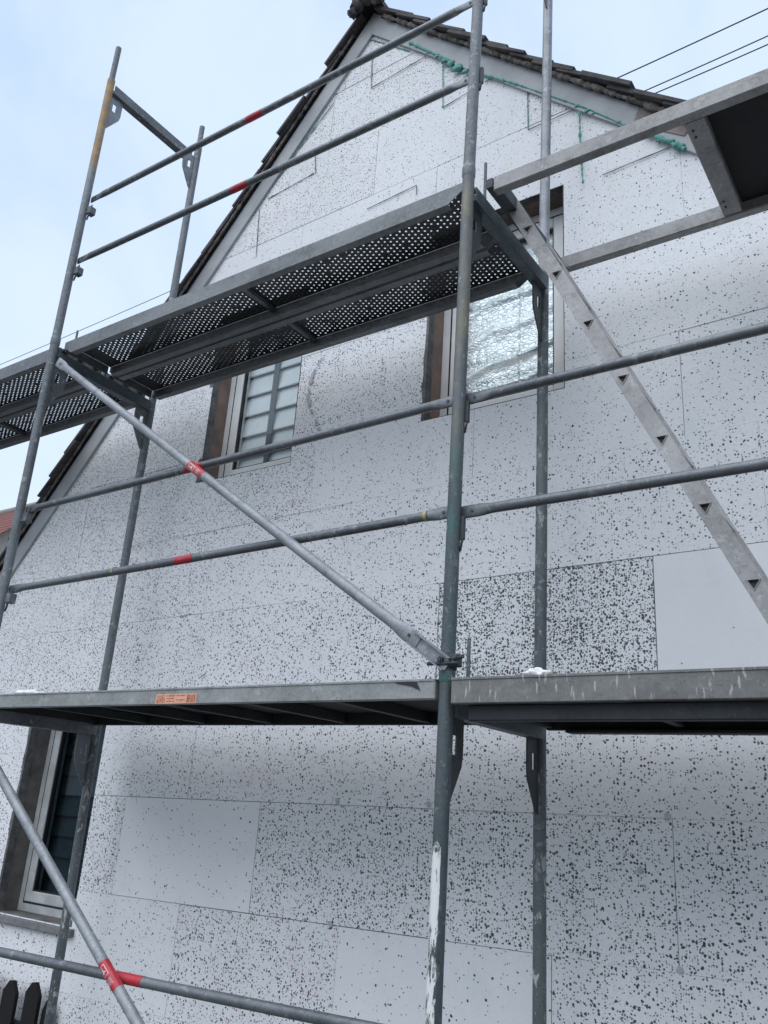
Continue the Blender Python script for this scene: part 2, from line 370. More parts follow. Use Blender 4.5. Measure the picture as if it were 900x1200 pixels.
def pieces(poly):
    ps=[poly]
    for (x0,x1,z0,z1) in WINS:
        nx=[]
        for p in ps:
            xs=[q[0] for q in p]; zs=[q[1] for q in p]
            if max(xs)<=x0 or min(xs)>=x1 or max(zs)<=z0 or min(zs)>=z1: nx.append(p); continue
            nx.append(clip(p,1,0,x0)); nx.append(clip(p,-1,0,-x1))
            m_=clip(clip(p,1,0,x1),-1,0,-x0)
            if len(m_)>2: nx.append(clip(m_,0,1,z0)); nx.append(clip(m_,0,-1,-z1))
        ps=[p for p in nx if len(p)>2]
    return [p for p in ps if len(p)>2]
house=thing('house',(-1.2,5,GZ),'gabled house clad in white speckled insulation boards with dark tiled roof','house')
ROWS={ -3:.12,-2:-.60, -1:-.05,0:-.58,1:-.10,2:-.61,3:-.17,4:-.455,5:-.02,6:-.40,7:-.75,8:-.2,9:-.6}
ZT=.018
def rowz(k,x): return -.86+.5*k+ZT*x
NOTE={}   # (row k, index of board left edge rounded) -> (density, pink, size)
def note(k,xc,v): NOTE[(k,round(xc,0))]=v
wall=MB(); special=[]
DENS={-3:.45,-2:.40,-1:.30,0:.62,1:.42,2:.40,3:.36,4:.42,5:.55,6:.20,7:.30,8:.55,9:.45}
def dens_for(k,xc):
    d,pk=DENS.get(k,.3),.15
    if xc<-1.4: pk=.55
    if k==0:
        if -2.57<xc<-1.58: return .04,.1,'blank'
        if xc>.4: d=.66
        if xc<-2.5: d=.6
        if -1.6<xc<.5: d=.72
    if k==-1:
        if -1.12<xc<-.1: return .09,.1,'blank'
        if -2.1<xc<-1.05: d=.66
        if -3.2<xc<-2.1: d=.14
        if xc>-.1: d=.62
    if k==1: d=.42 if xc<.9 else .38
    if k==2:
        if -.62<xc<.38: return 1.35,0,'dense'
        if .38<xc<1.38: return .002,0,'blank'
        if xc<-1.6: d=.55
        else: d=.6
        if xc<-3: d=.6
    if k==3:
        d=.34
        if xc<-1.2: d=.42
        if xc<-2.2: d=.7
        if xc>-.2: d=.40
    if k==4:
        d=.20
        if xc<-1.45: d=.85;pk=.6
        if xc>.5: d=.26
    if k==5:
        d=.25
        if -1.7<xc<-.5: d=.75
        if xc<-1.7: d=.8
        if xc>-.1: d=.22
    if k==6: d=.6 if xc<-.6 else .2
    if k==7: d=.14
    if k==8: d=.18 if -1.7<xc<-.2 else .6
    if k>=9: d=.55
    if k==9 and -.9<xc: d=.7
    if k==10: d=.7;pk=.5
    return d,pk,None
for k in range(-3,12):
    off=ROWS.get(k,random.uniform(-.9,0))
    for j in range(-5,6):
        xa=off+j*1.0; xb=xa+1.0
        if xb<XL or xa>XR: continue
        d,pk,sp=dens_for(k,(xa+xb)/2)
        jit=random.uniform(.0002,.0036); g=random.choice([.0004,.0006,.001,.0016]); gt=random.choice([.0004,.0006,.0012,.0018])
        if sp: g=gt=.0022
        xa_,xb_=max(xa+g,XL),min(xb-g,XR)
        poly=[(xa_,rowz(k,xa_)+gt),(xb_,rowz(k,xb_)+gt),(xb_,rowz(k+1,xb_)-gt),(xa_,rowz(k+1,xa_)-gt)]
        poly=clip(poly,0,-1,-GZ-.15)
        if len(poly)<3: continue
        poly=gable(poly,.004)
        if len(poly)<3: continue
        tgt=MB() if sp else wall
        tgt.cur=(min(1.4,max(.001,d*random.uniform(.93,1.07))),pk,{-3:1,-2:1,-1:1.0,0:1.0,1:.96,2:1.0,3:.9,4:.84,5:.82}.get(k,.78)*(1.06 if sp=='dense' else 1))
        for pc in pieces(poly):
            y=WY-jit
            tgt.prism([(x,y,z) for x,z in pc],(0,EPS_T,0))
        if sp: special.append((tgt,sp,(xa+xb)/2,k))
wall_o=wall.build('wall',eps,house,label='white insulation boards with scattered dark granules')
SPL={(2,'dense'):'board thick with black granules',(2,'blank'):'plain white board without granules',(0,'blank'):'nearly plain pale board among speckled ones',(-1,'blank'):'pale board with few scattered granules'}
for t,sp,xc,k in special: t.build('insulation_board',eps,house,label=SPL.get((k,sp)))
# joint backing and masonry core, with the openings left out
core=MB()
big=[(XL+.02,GZ),(XR-.02,GZ),(XR-.02,PKZ+1),(XL+.02,PKZ+1)]
for pc in pieces(gable(big,.02)): core.prism([(x,WY+.006,z) for x,z in pc],(0,.012,0))
core.build('joint_backing',joint_m,house)
core=MB(); W0=WINS; WINS=[(a-.0125,b+.0125,c-.0125,d+.0125) for a,b,c,d in W0]
for pc in pieces(gable(big,.03)): core.prism([(x,WY+EPS_T+.004,z) for x,z in pc],(0,.26,0))
WINS=W0
zl,zr=zL(XL),zR(XR)
core.box((XL+.02,1.25,GZ),(XL+.25,9,zl-.1)); core.box((XR-.25,1.25,GZ),(XR-.02,9,zr-.1))
core.prism([(XL+.02,9,GZ),(XR-.02,9,GZ),(XR-.02,9,zr-.1),(PKX,9,PKZ-.1),(XL+.02,9,zl-.1)],(0,.2,0))
core.build('masonry',core_m,house)

dl=Vector((-1,0,-mL)).normalized(); dr=Vector((1,0,-mR)).normalized()
nl=Vector((-mL,0,1)).normalized(); nr=Vector((mR,0,1)).normalized()
PK=Vector((PKX,0,PKZ))
BW=.112; BWR=.098
def at(d,n_,s,h,y): q=PK+d*s+n_*h; return Vector((q.x,y,q.z))
lenL=(XL-PKX)/dl.x+.35; lenR=(XR-PKX)/dr.x+.35
# teal foam and cut joints near the verge
def px(u,v,y=WY-.008): return onplane(u,v,y)
fm=MB()
def foamline(pts,r,mb,seed=0,step=.012,amp=.5):
    P=[]; 
    for a,b in zip(pts[:-1],pts[1:]):
        n_=max(2,int((b-a).length/step)); P+= [a.lerp(b,i/n_) for i in range(n_)]
    P.append(pts[-1]); rs=[]
    for i,q in enumerate(P): rs.append(max(.0008,r*(1+amp*1.8*mnoise.noise(Vector((i*.35,seed,0))))))
    mb.path(P,rs,8)
pf=lambda u,v: px(u,v,WY-.024)
foamline([pf(480,50),pf(515,66),pf(530,73)],.009,fm,1)
for i,(a,r) in enumerate([((502,61),.010),((512,66),.013),((521,71),.016),((528,75),.02),((536,80),.024),((545,84),.016)]):
    fm.blob(pf(*a),(r*1.5,r*.6,r),8,.5,i)
foamline([pf(568,88),pf(600,97),pf(612,101)],.007,fm,2,.012,.8)
foamline([pf(612,101),pf(650,114),pf(690,128),pf(733,147)],.0042,fm,3,.012,.85)
for i,(u,v,r) in enumerate([(676,124,.012),(688,130,.014),(695,133,.010),(725,143,.009),(764,158,.014),(774,163,.018),(786,166,.017),(797,172,.02)]): fm.blob(pf(u,v),(r*1.2,r*.45,r*.7),8,.5,i+20)
foamline([pf(757,155),pf(780,165),pf(803,175)],.011,fm,4,.012,.8)
foamline([pf(679,130),pf(680,170),pf(683,214)],.0048,fm,5,.012,.9)
build_split(fm,'foam_seal',foam,house)
ft=MB()
for i,pts in enumerate([[(436,70),(435,103)],[(519,72),(519,126)],[(390,122),(352,172),(300,245)],[(618,104),(619,152)],[(410,62),(428,43)],[(300,245),(262,300)]]):
    foamline([px(*q) for q in pts],.0032 if i!=4 else .003,ft,i+9,.02,.6)
foamline([px(430,45),px(448,50),px(480,60)],.004,ft,31)
build_split(ft,'foam_joint',foam_thin,house)
sm=MB()
for i,pts in enumerate([[(435,103),(499,66)],[(519,126),(552,106)],[(568,96),(583,88)],[(619,152),(675,127)],[(706,205),(784,173)],[(314,233),(368,203)],[(304,245),(300,302)],[(370,203),(369,176)],[(488,217),(488,228)],[(430,245),(488,217)]]):
    foamline([px(*q) for q in pts],.0022,sm,i,.03,.4)
foamline([at(dl,nl,.05+i*.3,-.014,WY-.004) for i in range(15)],.0032,sm,77,.03,.6); foamline([at(dr,nr,.05+i*.3,-.014,WY-.004) for i in range(12)],.0028,sm,78,.03,.6)
build_split(sm,'cut_joint',seam_m,house)
# smear between the first-floor windows, sill-side dirt, dowel plugs
st=MB()
arc=[(388,416),(378,419),(371,428),(366,440),(362,455),(361,467),(364,480),(372,497),(376,510)]
wd=[3,5,5,6,4,6,5,6,3]
for i in range(len(arc)-1):
    for s_ in range(3):
        t0=(i+s_/3/len(arc)); 
        a=px(*arc[i]).lerp(px(*arc[i+1]),s_/3); b=px(*arc[i]).lerp(px(*arc[i+1]),(s_+1)/3); w_=wd[i]*.0022*random.uniform(.5,1.2)
        if random.random()<.15: continue
        st.add([a+Vector((-w_,-.0006,0)),a+Vector((w_,-.0006,0)),b+Vector((w_*.9,-.0006,0)),b+Vector((-w_*.9,-.0006,0))],[(0,1,2,3)])
build_split(st,'mortar_smear',stain_m,house)
dw=MB()
for i,(u,v) in enumerate([(395,938),(502,942),(782,956),(797,1137),(387,1083),(750,1012+8)]):
    c=px(u,v); dw.path([c,c+Vector((0,-.0012,0))],[.012,.011],14)
build_split(dw,'dowel_plug',patch_dowel,house)

# ------------------------------------------------------------------ windows
def window(w, label, frame_m, pane_m, behind, sash_in=.0, mull=False):
    x0,x1,z0,z1=w; yf=WY+REV
    rv=MB(); t=.012
    for a,b in (((x0-t,z0-t),(x0,z1+t)),((x1,z0-t),(x1+t,z1+t)),((x0,z1),(x1,z1+t)),((x0,z0-t),(x1,z0))):
        rv.box((a[0],WY+EPS_T+.001,a[1]),(b[0],yf+.10,b[1]))
    rvo=rv.build('window_reveal',reveal_grey if w is WINS[2] else reveal_m,house)
    e=MB(); t=.003
    e.box((x0,WY+.001,z0),(x0+t,WY+EPS_T,z1)); e.box((x0+t,WY+.001,z1-t),(x1,WY+EPS_T,z1)); e.box((x0+t,WY+.003,z0),(x1,WY+EPS_T,z0+t))  # board edges in mortar grey; shade on the soffit edge is coloured in
    # ragged dark mortar left on the wall face beside the opening
    for i in range(46):
        zz=z0+(z1-z0)*i/46; ww=.012+.02*max(0,mnoise.noise(Vector((zz*7,x0*3,0)))+.25)
        if w is WINS[0]: ww+=.016*(1-abs(i/46-.35))
        h=(z1-z0)/46
        e.add([(x0-ww,WY-.003,zz),(x0+t,WY-.003,zz),(x0+t,WY-.003,zz+h),(x0-ww*random.uniform(.85,1.15),WY-.003,zz+h)],[(0,1,2,3)])
    e.build('mortar_shade_edge',reveal_edge,rvo)
    wp=MB(); fw=.062
    root=None
    def ring(mb,a0,a1,b0,b1,wd_,y0,y1,r=.004):
        mb.bbox((a0,y0,b0),(a0+wd_,y1,b1),r); mb.bbox((a1-wd_,y0,b0),(a1,y1,b1),r)
        mb.bbox((a0+wd_,y0+.0005,b0),(a1-wd_,y1,b0+wd_),r); mb.bbox((a0+wd_,y0+.0005,b1-wd_),(a1-wd_,y1,b1),r)
    ring(wp,x0,x1,z0,z1,fw,yf,yf+.07)
    wo=wp.build('window',frame_m,house,label=label)
    s=MB(); g=.006; a=fw+g-.012
    ring(s,x0+a,x1-a,z0+a,z1-a,.062,yf-.006+sash_in,yf+.06+sash_in,.006)
    s.build('sash',frame_m,wo)
    k=MB(); ring(k,x0+fw-.014,x1-fw+.014,z0+fw-.014,z1-fw+.014,.012,yf-.002,yf+.004,.001)
    b2=a+.060; ring(k,x0+b2,x1-b2,z0+b2,z1-b2,.010,yf+.004+sash_in,yf+.03+sash_in,.001)
    k.build('gasket',gasket,wo)
    p=MB().box((x0+b2,yf+.022,z0+b2),(x1-b2,yf+.028,z1-b2)); p.build('pane',pane_m,wo)
    behind(x0+a+.02,x1-a-.02,z0+a+.02,z1-a-.02,yf,wo)
    return wo
def blinds(m,pitch,ybk,strip):
    def f(a0,a1,b0,b1,yf,par):
        s=MB(); z=b0
        while z<b1:
            zt=min(z+pitch,b1)
            s.prism([(a0,yf+ybk,z),(a0,yf+ybk+.006,z-.006),(a0,yf+ybk+.030,zt),(a0,yf+ybk+.024,zt)],(a1-a0,0,0)); z+=pitch
        s.build('blind',m,par)
        t=MB()
        if strip: t.box((a0+.42*(a1-a0)+.02,yf+ybk-.012,b0),(a0+.42*(a1-a0)+.062,yf+ybk-.006,b1)); t.build('blind_tape',dim,par)
        MB().box((a0-.03,yf+.11,b0-.03),(a1+.03,yf+.13,b1+.03)).build('room_shade',gasket,par)  # black panel standing in for the darkness of the room
    return f
dim=m_plain('grey_blind_tape',(.11,.13,.135),.7,.1)
def foilback(a0,a1,b0,b1,yf,par):
    vs=[];fs=[];nx,nz=60,90
    for j in range(nz+1):
        for i in range(nx+1):
            x=a0+(a1-a0)*i/nx; z=b0+(b1-b0)*j/nz
            zz=z-.18*x
            d=.006*mnoise.noise(Vector((x*9,zz*30,1)))+.004*mnoise.noise(Vector((x*40,zz*60,5)))
            for c,wdt,dep in((1.78,.016,.012),(1.92,.02,.018),(2.12,.03,.014),(1.66,.012,.010),(2.3,.02,.012)):
                d-=1.15*dep*math.exp(-((zz+.0*x-c+.012*math.sin(x*17))/wdt)**2)
            if abs(x+.3)<.008: d-=.010
            vs.append((x,yf+.052+d,z))
    for j in range(nz):
        for i in range(nx): a=j*(nx+1)+i; fs.append((a,a+1,a+nx+2,a+nx+1))
    MB().add(vs,fs,True).build('foil_sheet',foil,par,label='crumpled silver insulating foil behind the glass')
w1=window(WINS[0],'white framed window with pale slatted blind, left of the two upper windows',pvc,glass,blinds(blind_m,.145,.050,True))
w2=window(WINS[1],'white framed window covered with crumpled silver foil',pvc,glass,foilback)
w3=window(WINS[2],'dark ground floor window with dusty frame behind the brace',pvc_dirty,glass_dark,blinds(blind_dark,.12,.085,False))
sl=MB(); x0,x1,z0,z1=WINS[2]
sl.bbox((x0-.02,WY-.035,z0-.045),(x1+.03,WY+REV-.002,z0-.006),.004)
sl.build('sill',m_plain('grey_stone_sill',(.22,.22,.22),.9,.2,14,.5),w3)
# dark sealing line along the right and lower edge of the openings
tp=MB()
for (x0,x1,z0,z1) in WINS[:2]:
    tp.box((x1-.004,WY-.002,z0),(x1,WY+.04,z1)); tp.box((x0+.10,WY-.002,z0),(x1-.004,WY+.04,z0+.004))
build_split(tp,'sealing_tape',gasket,house)
# broad bottom/right slips of frame standing near the face of the boards
# ------------------------------------------------------------------ roof
# verge boards (mitred at the top)
top=PK+Vector((0,0,(BW*1.57+BWR*1.40)/2)); inn=PK+Vector((0,0,-.030))
vb=MB(); vb.prism([(inn.x,WY-.022,inn.z),(top.x,WY-.022,top.z),tuple(at(dl,nl,lenL,BW,WY-.022)),tuple(at(dl,nl,lenL,-.020,WY-.022))],(0,.14,0))
vb.build('verge_board',board_m,house)
xs=.36-PKX; sR=xs/dr.x
vb=MB(); vb.prism([(inn.x+.0005,WY-.023,inn.z),(top.x+.0005,WY-.023,top.z),tuple(at(dr,nr,sR,BWR,WY-.023)),tuple(at(dr,nr,sR+.05,-.020,WY-.023))],(0,.14,0))
vb.build('verge_board',board_m,house)
vb=MB(); vb.prism([tuple(at(dr,nr,sR+.004,BWR,WY-.026)),tuple(at(dr,nr,sR+.34,BWR,WY-.026)),tuple(at(dr,nr,sR+.34,.035,WY-.026)),tuple(at(dr,nr,sR+.20,.02,WY-.026)),tuple(at(dr,nr,sR+.054,-.020,WY-.026))],(0,.14,0))
vb.build('verge_board',board_brown,house,label='cracked brown verge piece on the right')
vb=MB(); vb.prism([tuple(at(dr,nr,sR+.06,BWR-.002,WY-.021)),tuple(at(dr,nr,lenR,BWR-.002,WY-.021)),tuple(at(dr,nr,lenR,-.019,WY-.021)),tuple(at(dr,nr,sR+.06,-.019,WY-.021))],(0,.13,0)); vb.build('verge_board',board_m,house)
def roof_side(d,n_,L,yv,seed,BW=BW):
    rnd=random.Random(seed); mb=MB(); s=0.02; row=0
    while s<L:
        e=.19; ln=.31
        for (ya,yb) in ((yv+rnd.uniform(-.02,.02),1.1),(1.1,9.5)):
            j=rnd.uniform(-.006,.006); h0=BW+.004; th=.017+rnd.uniform(-.004,.006); dl_=rnd.uniform(-.015,.02)
            s0_=s if s>.05 else -.06; a=at(d,n_,s0_,h0+.010+j,ya); b=at(d,n_,s+ln+dl_,h0+.036+j,ya); c=at(d,n_,s+ln+dl_,h0+.036+th+j,ya); e_=at(d,n_,s0_,h0+.012+th+j,ya)
            mb.prism([a,b,c,e_],(0,yb-ya,0))
        s+=e; row+=1
    return mb
roof=roof_side(dl,nl,lenL,.855,3); r2=roof_side(dr,nr,lenR,.845,5,BWR)
n0=len(roof.v); roof.v+=r2.v; roof.f+=[[i+n0 for i in f] for f in r2.f]; roof.sm+=r2.sm; roof.at+=r2.at
roof_o=roof.build('roof',tile_m,house,label='dark weathered plain tiles with stepped verge')
dk=MB()
dk.prism([tuple(at(dl,nl,0,BW-.002,.90)),tuple(at(dl,nl,lenL,BW-.002,.90)),tuple(at(dl,nl,lenL,BW+.012,.90)),tuple(at(dl,nl,0,BW+.012,.90))],(0,8.5,0))
dk.prism([tuple(at(dr,nr,0,BWR-.002,.90)),tuple(at(dr,nr,lenR,BWR-.002,.90)),tuple(at(dr,nr,lenR,BWR+.012,.90)),tuple(at(dr,nr,0,BWR+.012,.90))],(0,8.5,0))
dk.build('roof_deck',ply,roof_o)
mm=MB()
P=[];s_=.05
while s_<lenR-.3: P.append(at(dr,nr,s_,BWR+.006,.884)); s_+=.012
rs=[]
for i,q in enumerate(P):
    k_=mnoise.noise(Vector((i*.13,4,0)))+.6*mnoise.noise(Vector((i*.41,9,0)))+.4*mnoise.noise(Vector((i*1.1,2,0)))
    rr=.015*(1+.85*k_); rs.append((max(.007,rr),max(.008,rr*.9))); P[i]=q+Vector((0,.008*mnoise.noise(Vector((i*.3,8,1))),.010*mnoise.noise(Vector((i*.5,7,2)))))
mm.path(P,rs,10)
P=[];s_=.08;rs=[];i=0
while s_<lenL-.3:
    i+=1; P.append(at(dl,nl,s_,BW+.004,.882)); rs.append(max(.004,.009*(1+.8*mnoise.noise(Vector((i*.4,5,0)))))); s_+=.014
mm.path(P,rs,8)
mm.build('verge_mortar',mortar_m,roof_o)
# ridge tiles: half-round caps, the first one bulky with mortar
rt=MB()
y=.78; i=0
while y<9.4:
    i+=1; r=.105+random.uniform(-.006,.006); cz=PKZ+BW*1.38-.02+random.uniform(-.004,.004); c=Vector((PKX,y,cz)); ln=.42
    prof=[]
    for t in range(13):
        a=math.pi*(t/12)*1.1-.05*math.pi
        prof.append((PKX+r*1.1*math.cos(a),y,cz+r*math.sin(a)*1.0))
    inner=[(PKX+(p[0]-PKX)*.84,y,cz+(p[2]-cz)*.84) for p in prof[::-1]]
    rt.prism(prof+inner,(0,ln,0)); y+=.38
rt_o=rt.build('ridge',tile_m,house)
rm=MB()
for i,(dx,dz,r) in enumerate([(-.06,.0,.05),(.03,.02,.055),(.0,.055,.04),(-.09,-.05,.035),(.09,-.03,.04),(.15,-.06,.03)]): rm.blob((PKX+dx,.80,PKZ+BW*1.38+dz),(r,r*.8,r),8,.7,i+50)
rm.build('ridge_mortar',tile_m,rt_o)

# ------------------------------------------------------------------ scaffold pieces
FW=.725; R=.0242; LX=-2.676
def gusset(side, x, z, h=.27, w=.115, t=.006):
    """corner plate in the plane of the frame; side=+1 grows towards the wall, -1 away from it"""
    y0=0 if side>0 else FW; s=side
    P=lambda a,b:(x-t/2,y0+s*a,z-b)
    mb=MB(); o=.020
    # plate with a rectangular slot and a lower hole: built of strips round the openings
    a0,a1,b0,b1=.046,.072,.055,.115
    mb.prism([P(o,.0),P(w,.0),P(w,b0),P(o,b0)],(t,0,0)); mb.prism([P(o,b0),P(a0,b0),P(a0,b1),P(o,b1)],(t,0,0))
    mb.prism([P(a1,b0),P(w,b0),P(w,b1),P(a1,b1)],(t,0,0))
    mb.prism([P(o,b1),P(w,b1),P(w*.94,b1+.035),P(w*.62,h*.78),P(.034,h),P(o,h)],(t,0,0))
    return mb
def frame(name_label, xs, z0, z1, pm, bm, tm, gm, base=False, spig=True, brackets=(), pin=True):
    """xs: x at foot and head of the outer and inner post"""
    (xa,xb),(xc,xd)=xs
    root=thing('scaffold_upright',(xa,0,z0),name_label,'scaffold upright','scaffold uprights standing on one another in front of the wall')
    zb=z0+(.18 if base else 0)
    po=MB().tube((xa,0,zb),(xb,0,z1),R,28)
    po.build('post',pm,root); MB().tube((xc,FW,zb),(xd,FW,z1),R,28).build('post',bm,root)
    # collars at the joints
    for X,Y,mm_ in((xb,0,pm),(xd,FW,bm)):
        if spig: MB().tube((X,Y,z1),(X,Y,z1+(.28 if (Y==0 and xa<-2.69) else .19)),.0185,16).build('spigot',galv,root)
    if not base:
        for X,Y,mm_ in((xa,0,pm),(xc,FW,bm)):
            MB().path([(X,Y,z0+.002),(X,Y,z0+.010),(X,Y,z0+.05),(X,Y,z0+.056)],[R+.0005,R+.0028,R+.0028,R+.0005],24).build('collar',mm_,root)
    zt=z1-.035
    tr=MB(); x=xb
    # U-profile transom: web and two lips
    tr.bbox((x-.026,.022,zt-.066),(x-.021,FW-.022,zt),.001); tr.bbox((x+.021,.022,zt-.066),(x+.026,FW-.022,zt),.001)
    tr.bbox((x-.0205,.022,zt-.066),(x+.0205,FW-.022,zt-.060),.001)
    tr.build('transom',tm,root)
    gusset(1,x,zt-.064).build('gusset_plate',gm,root); gusset(-1,xd,zt-.064).build('gusset_plate',gm,root)
    if pin: pn=MB().tube((x+.012,.115,zt-.05),(x+.012,.115,zt+.195),.0065,10); pn.build('locking_pin',galv,root)
    for bz in brackets:
        X=xa+(xb-xa)*((bz-z0)/(z1-z0))
        for sgn in brk_sides(xa):
            b=MB(); ww=.062 if X<-1 else .036; b.bbox((X+sgn*.022,.004,bz-.085),(X+sgn*ww,.046 if X<-1 else .022,bz-(.035 if X<-1 else .0)),.003)
            b.build('rail_catch',dark_steel if X>-1 else galv,root)
            h=MB(); h.path([(X+sgn*(ww-.012),.018,bz-.02),(X+sgn*(ww-.004),.010,bz-.07),(X+sgn*(ww-.010),.006,bz-.125),(X+sgn*(ww-.022),.010,bz-.13),(X+sgn*(ww-.020),.014,bz-.07)],.0042,8)
            h.build('wedge',dark_steel,root)
    if base:
        for X,Y in((xa,0),(xc,FW)):
            b=MB().tube((X,Y,z0+.006),(X,Y,z0+.30),.017,14); b.tube((X,Y,z0+.16),(X,Y,z0+.185),.034,12); b.build('base_jack',galv,root)
            MB().bbox((X-.075,Y-.075,z0),(X+.075,Y+.075,z0+.008),.001).build('base_plate',galv,root)
    return root
def brk_sides(x): return (1,) if x<-1 else (1,)
RU,RL=1.008,.569
frame('dark painted upright pair, outer post splashed white, lowest in the middle',((0,0),(-.005,-.008)),-2.05,0,paint_white,galv_splash,transom_paint,dark_steel,base=True)
frame('green grey painted upright pair between the two decks at the foot of the long brace',((0,.008),(-.008,.004)),0,2.0,paint,galv_splash,transom_paint,dark_steel,brackets=(RL,RU))
frame('plain galvanised upright pair rising out of the picture above the foil window',((.008,.036),(.004,.03)),2.0,4.0,galv,galv_light,galv,galv,brackets=(2+RL,2+RU))
frame('weathered upright pair with its inner post in front of the dark ground floor window',((-2.66,-2.665),(-2.64,-2.675)),-2.05,0,galv,galv_splash,galv,galv,base=True,pin=False)
frame('grey upright pair at the left edge with the long brace hung from its head',((-2.655,-2.70),(-2.68,-2.69)),0,2.0,galv,galv,transom_paint,galv,brackets=(RL,RU))
f6=frame('top left upright pair against the sky with old yellow paint on its outer post',((-2.70,-2.728),(-2.665,-2.668)),2.0,4.0,galv_yellow,galv,galv,galv_light,pin=False,brackets=(2+RL,2+RU))

def sleeve(mb,p0,p1,c,half,r,n=20):
    p0,p1=Vector(p0),Vector(p1); d=(p1-p0).normalized(); q=p0.lerp(p1,c)
    mb.path([q-d*half,q+d*half],[r,r],n,False)
def rail(p0,p1,label,name='guard_rail',cat='guard rail',group='guard rails along the outside of the scaffold',r=.0178,stick=(),tapes=(),m=galv_rail,flat=(1,1),mark=False,sl=.055):
    p0,p1=Vector(p0),Vector(p1); L=(p1-p0).length; d=(p1-p0).normalized()
    root=thing(name,p0,label,cat,group)
    pts=[];rs=[]
    fl=(.006,r*1.32)
    up=Vector((0,0,1)) if abs(d.z)<.9 else Vector((1,0,0))
    # in path(): first radius along "up", second across; flatten across the view (y) so use (wide, thin)
    fl=(r*1.32,.006)
    if flat[0]: pts+=[p0,p0+d*.075,p0+d*.12]; rs+=[fl,fl,(r,r)]
    else: pts.append(p0); rs.append((r,r))
    nseg=10
    for i in range(1,nseg):
        t=i/nseg; 
        if .14/L<t<1-.14/L:
            pts.append(p0.lerp(p1,t)+Vector((0,0,-.003*math.sin(math.pi*t)))); rs.append((r,r))
    if flat[1]: pts+=[p1-d*.12,p1-d*.075,p1]; rs+=[(r,r),fl,fl]
    else: pts.append(p1); rs.append((r,r))
    MB().path(pts,rs,24).build('tube',m,root)
    bo=MB()
    for e,f,s in((p0,flat[0],1),(p1,flat[1],-1)):
        if f: c=e+d*(s*.045); bo.path([c+Vector((0,-.0085,0)),c+Vector((0,.0085,0))],[.006,.006],10)
    if bo.v: build_split(bo,'rivet',dark_steel,root)
    for t in stick:
        mb=MB(); q0=p0.lerp(p1,t)+Vector((0,0,-.003*math.sin(math.pi*t))); mb.path([q0-d*sl,q0+d*sl],[r+.0008]*2,24,False)
        so=mb.build('sticker',red,root)
        mk=MB(); a=Vector((0,-1,0)); b=d.cross(a).normalized()
        ux=b; rr=r+.0013
        def S(u,v): ang=v/rr; return q0+d*u+(a*math.cos(ang)+b*math.sin(ang))*rr
        def seg(u0,v0,u1,v1,w=.0011):
            n_=6; du,dv=u1-u0,v1-v0; l=math.hypot(du,dv); nu,nv=-dv/l*w,du/l*w
            vs=[];
            for i in range(n_+1):
                u_,v_=u0+du*i/n_,v0+dv*i/n_; vs+=[S(u_+nu,v_+nv),S(u_-nu,v_-nv)]
            mk.add(vs,[(2*i,2*i+1,2*i+3,2*i+2) for i in range(n_)])
        if mark:
            for sgn in (mark,):
                u0=-.046*1; u1=-.004; v=.0125
                for q in((u0,-v,u1,-v),(u1,-v,u1,v),(u1,v,u0,v),(u0,v,u0,-v)): seg(*q)
                seg(-.040,.002,-.025,.001,.002); seg(-.025,.001,-.018,-.007,.002); seg(-.030,.004,-.012,.006,.0014); seg(-.025,-.001,-.014,.003,.0024)
                for i in range(5): seg(.010,-.011+i*.0052,.040-.004*(i%2),-.011+i*.0052,.0007)
        else:
            for i in range(3): seg(-.03,-.008+i*.006,.02-.006*i,-.008+i*.006,.0007)
        mk.build('printed_mark',whitefilm if mark else m_print,so)
    for t in tapes:
        mb=MB(); sleeve(mb,p0,p1,t,.007,r+.0014,24); mb.build('tape_mark',yellow,root)
    return root
m_print=m_plain('faded_pink_print',(.62,.16,.16),.5,.1)
ry=.030
def T(u,p0,p1,v=None):                     # fraction along a rail where the photo's column u falls
    a=onplane(u,v,p0[1]); return (a.x-p0[0])/(p1[0]-p0[0])
def hr(x0,x1,za,zb,label,su=(),ta=(),**k):
    p0=(x0,ry,za);p1=(x1,ry,zb)
    return rail(p0,p1,label,stick=[T(u,p0,p1,v) for u,v in su],tapes=[T(u,p0,p1,v) for u,v in ta],**k)
hr(-2.70,.012,3.05,3.00,'topmost guard rail crossing the sky and the roof peak, small red sticker',su=[(300,129)])
hr(-2.70,.005,2.60,2.555,'second guard rail from the top, red sticker above the verge',su=[(283,208)])
hr(-2.665,-.012,1.0,1.035,'guard rail crossing the slatted blind window, stickered behind the brace',su=[(229,545)])
hr(-2.66,-.010,.56,.60,'low guard rail with two yellow tape marks above the lower deck',su=[(217,657)],ta=[(134,668),(500,604)])
hr(.008,2.57,1.025,1.03,'upper guard rail on the right, crossing the bottom of the foil window')
hr(.012,2.57,.590,.605,'lower guard rail on the right, passing in front of the ladder')
p0=onplane(0,1115,.02); p1=onplane(410,1200,.02); dd=(p1-p0)/(p1.x-p0.x)
q0=p0+dd*(-2.62-p0.x); q1=p0+dd*(-.03-p0.x)
rail(q0,q1,'bottom guard rail crossing under the stickered brace near the ground',stick=[(onplane(152,1149,.02).x-q0.x)/(q1.x-q0.x)],r=.0185,sl=.075)
b0=onplane(68,424,-.03); b1=onplane(522,777,-.03)
rail(b0,b0.lerp(b1,.96),'long steel brace falling from top left to the middle post, red sticker at its crossing',name='diagonal_brace',cat='brace',group='diagonal braces on the outside of the scaffold',r=.0205,stick=[(onplane(233,541,-.03).x-b0.x)/((b1.x-b0.x)*.96)],m=brace_m,mark=1,flat=(1,1),sl=.062)
c0=onplane(0,908,-.03); c1=onplane(165,1205,-.03); dd=(c1-c0)/(c1.x-c0.x)
k0=c0+dd*(-2.60-c0.x); k1=c0+dd*(-.04-c0.x)
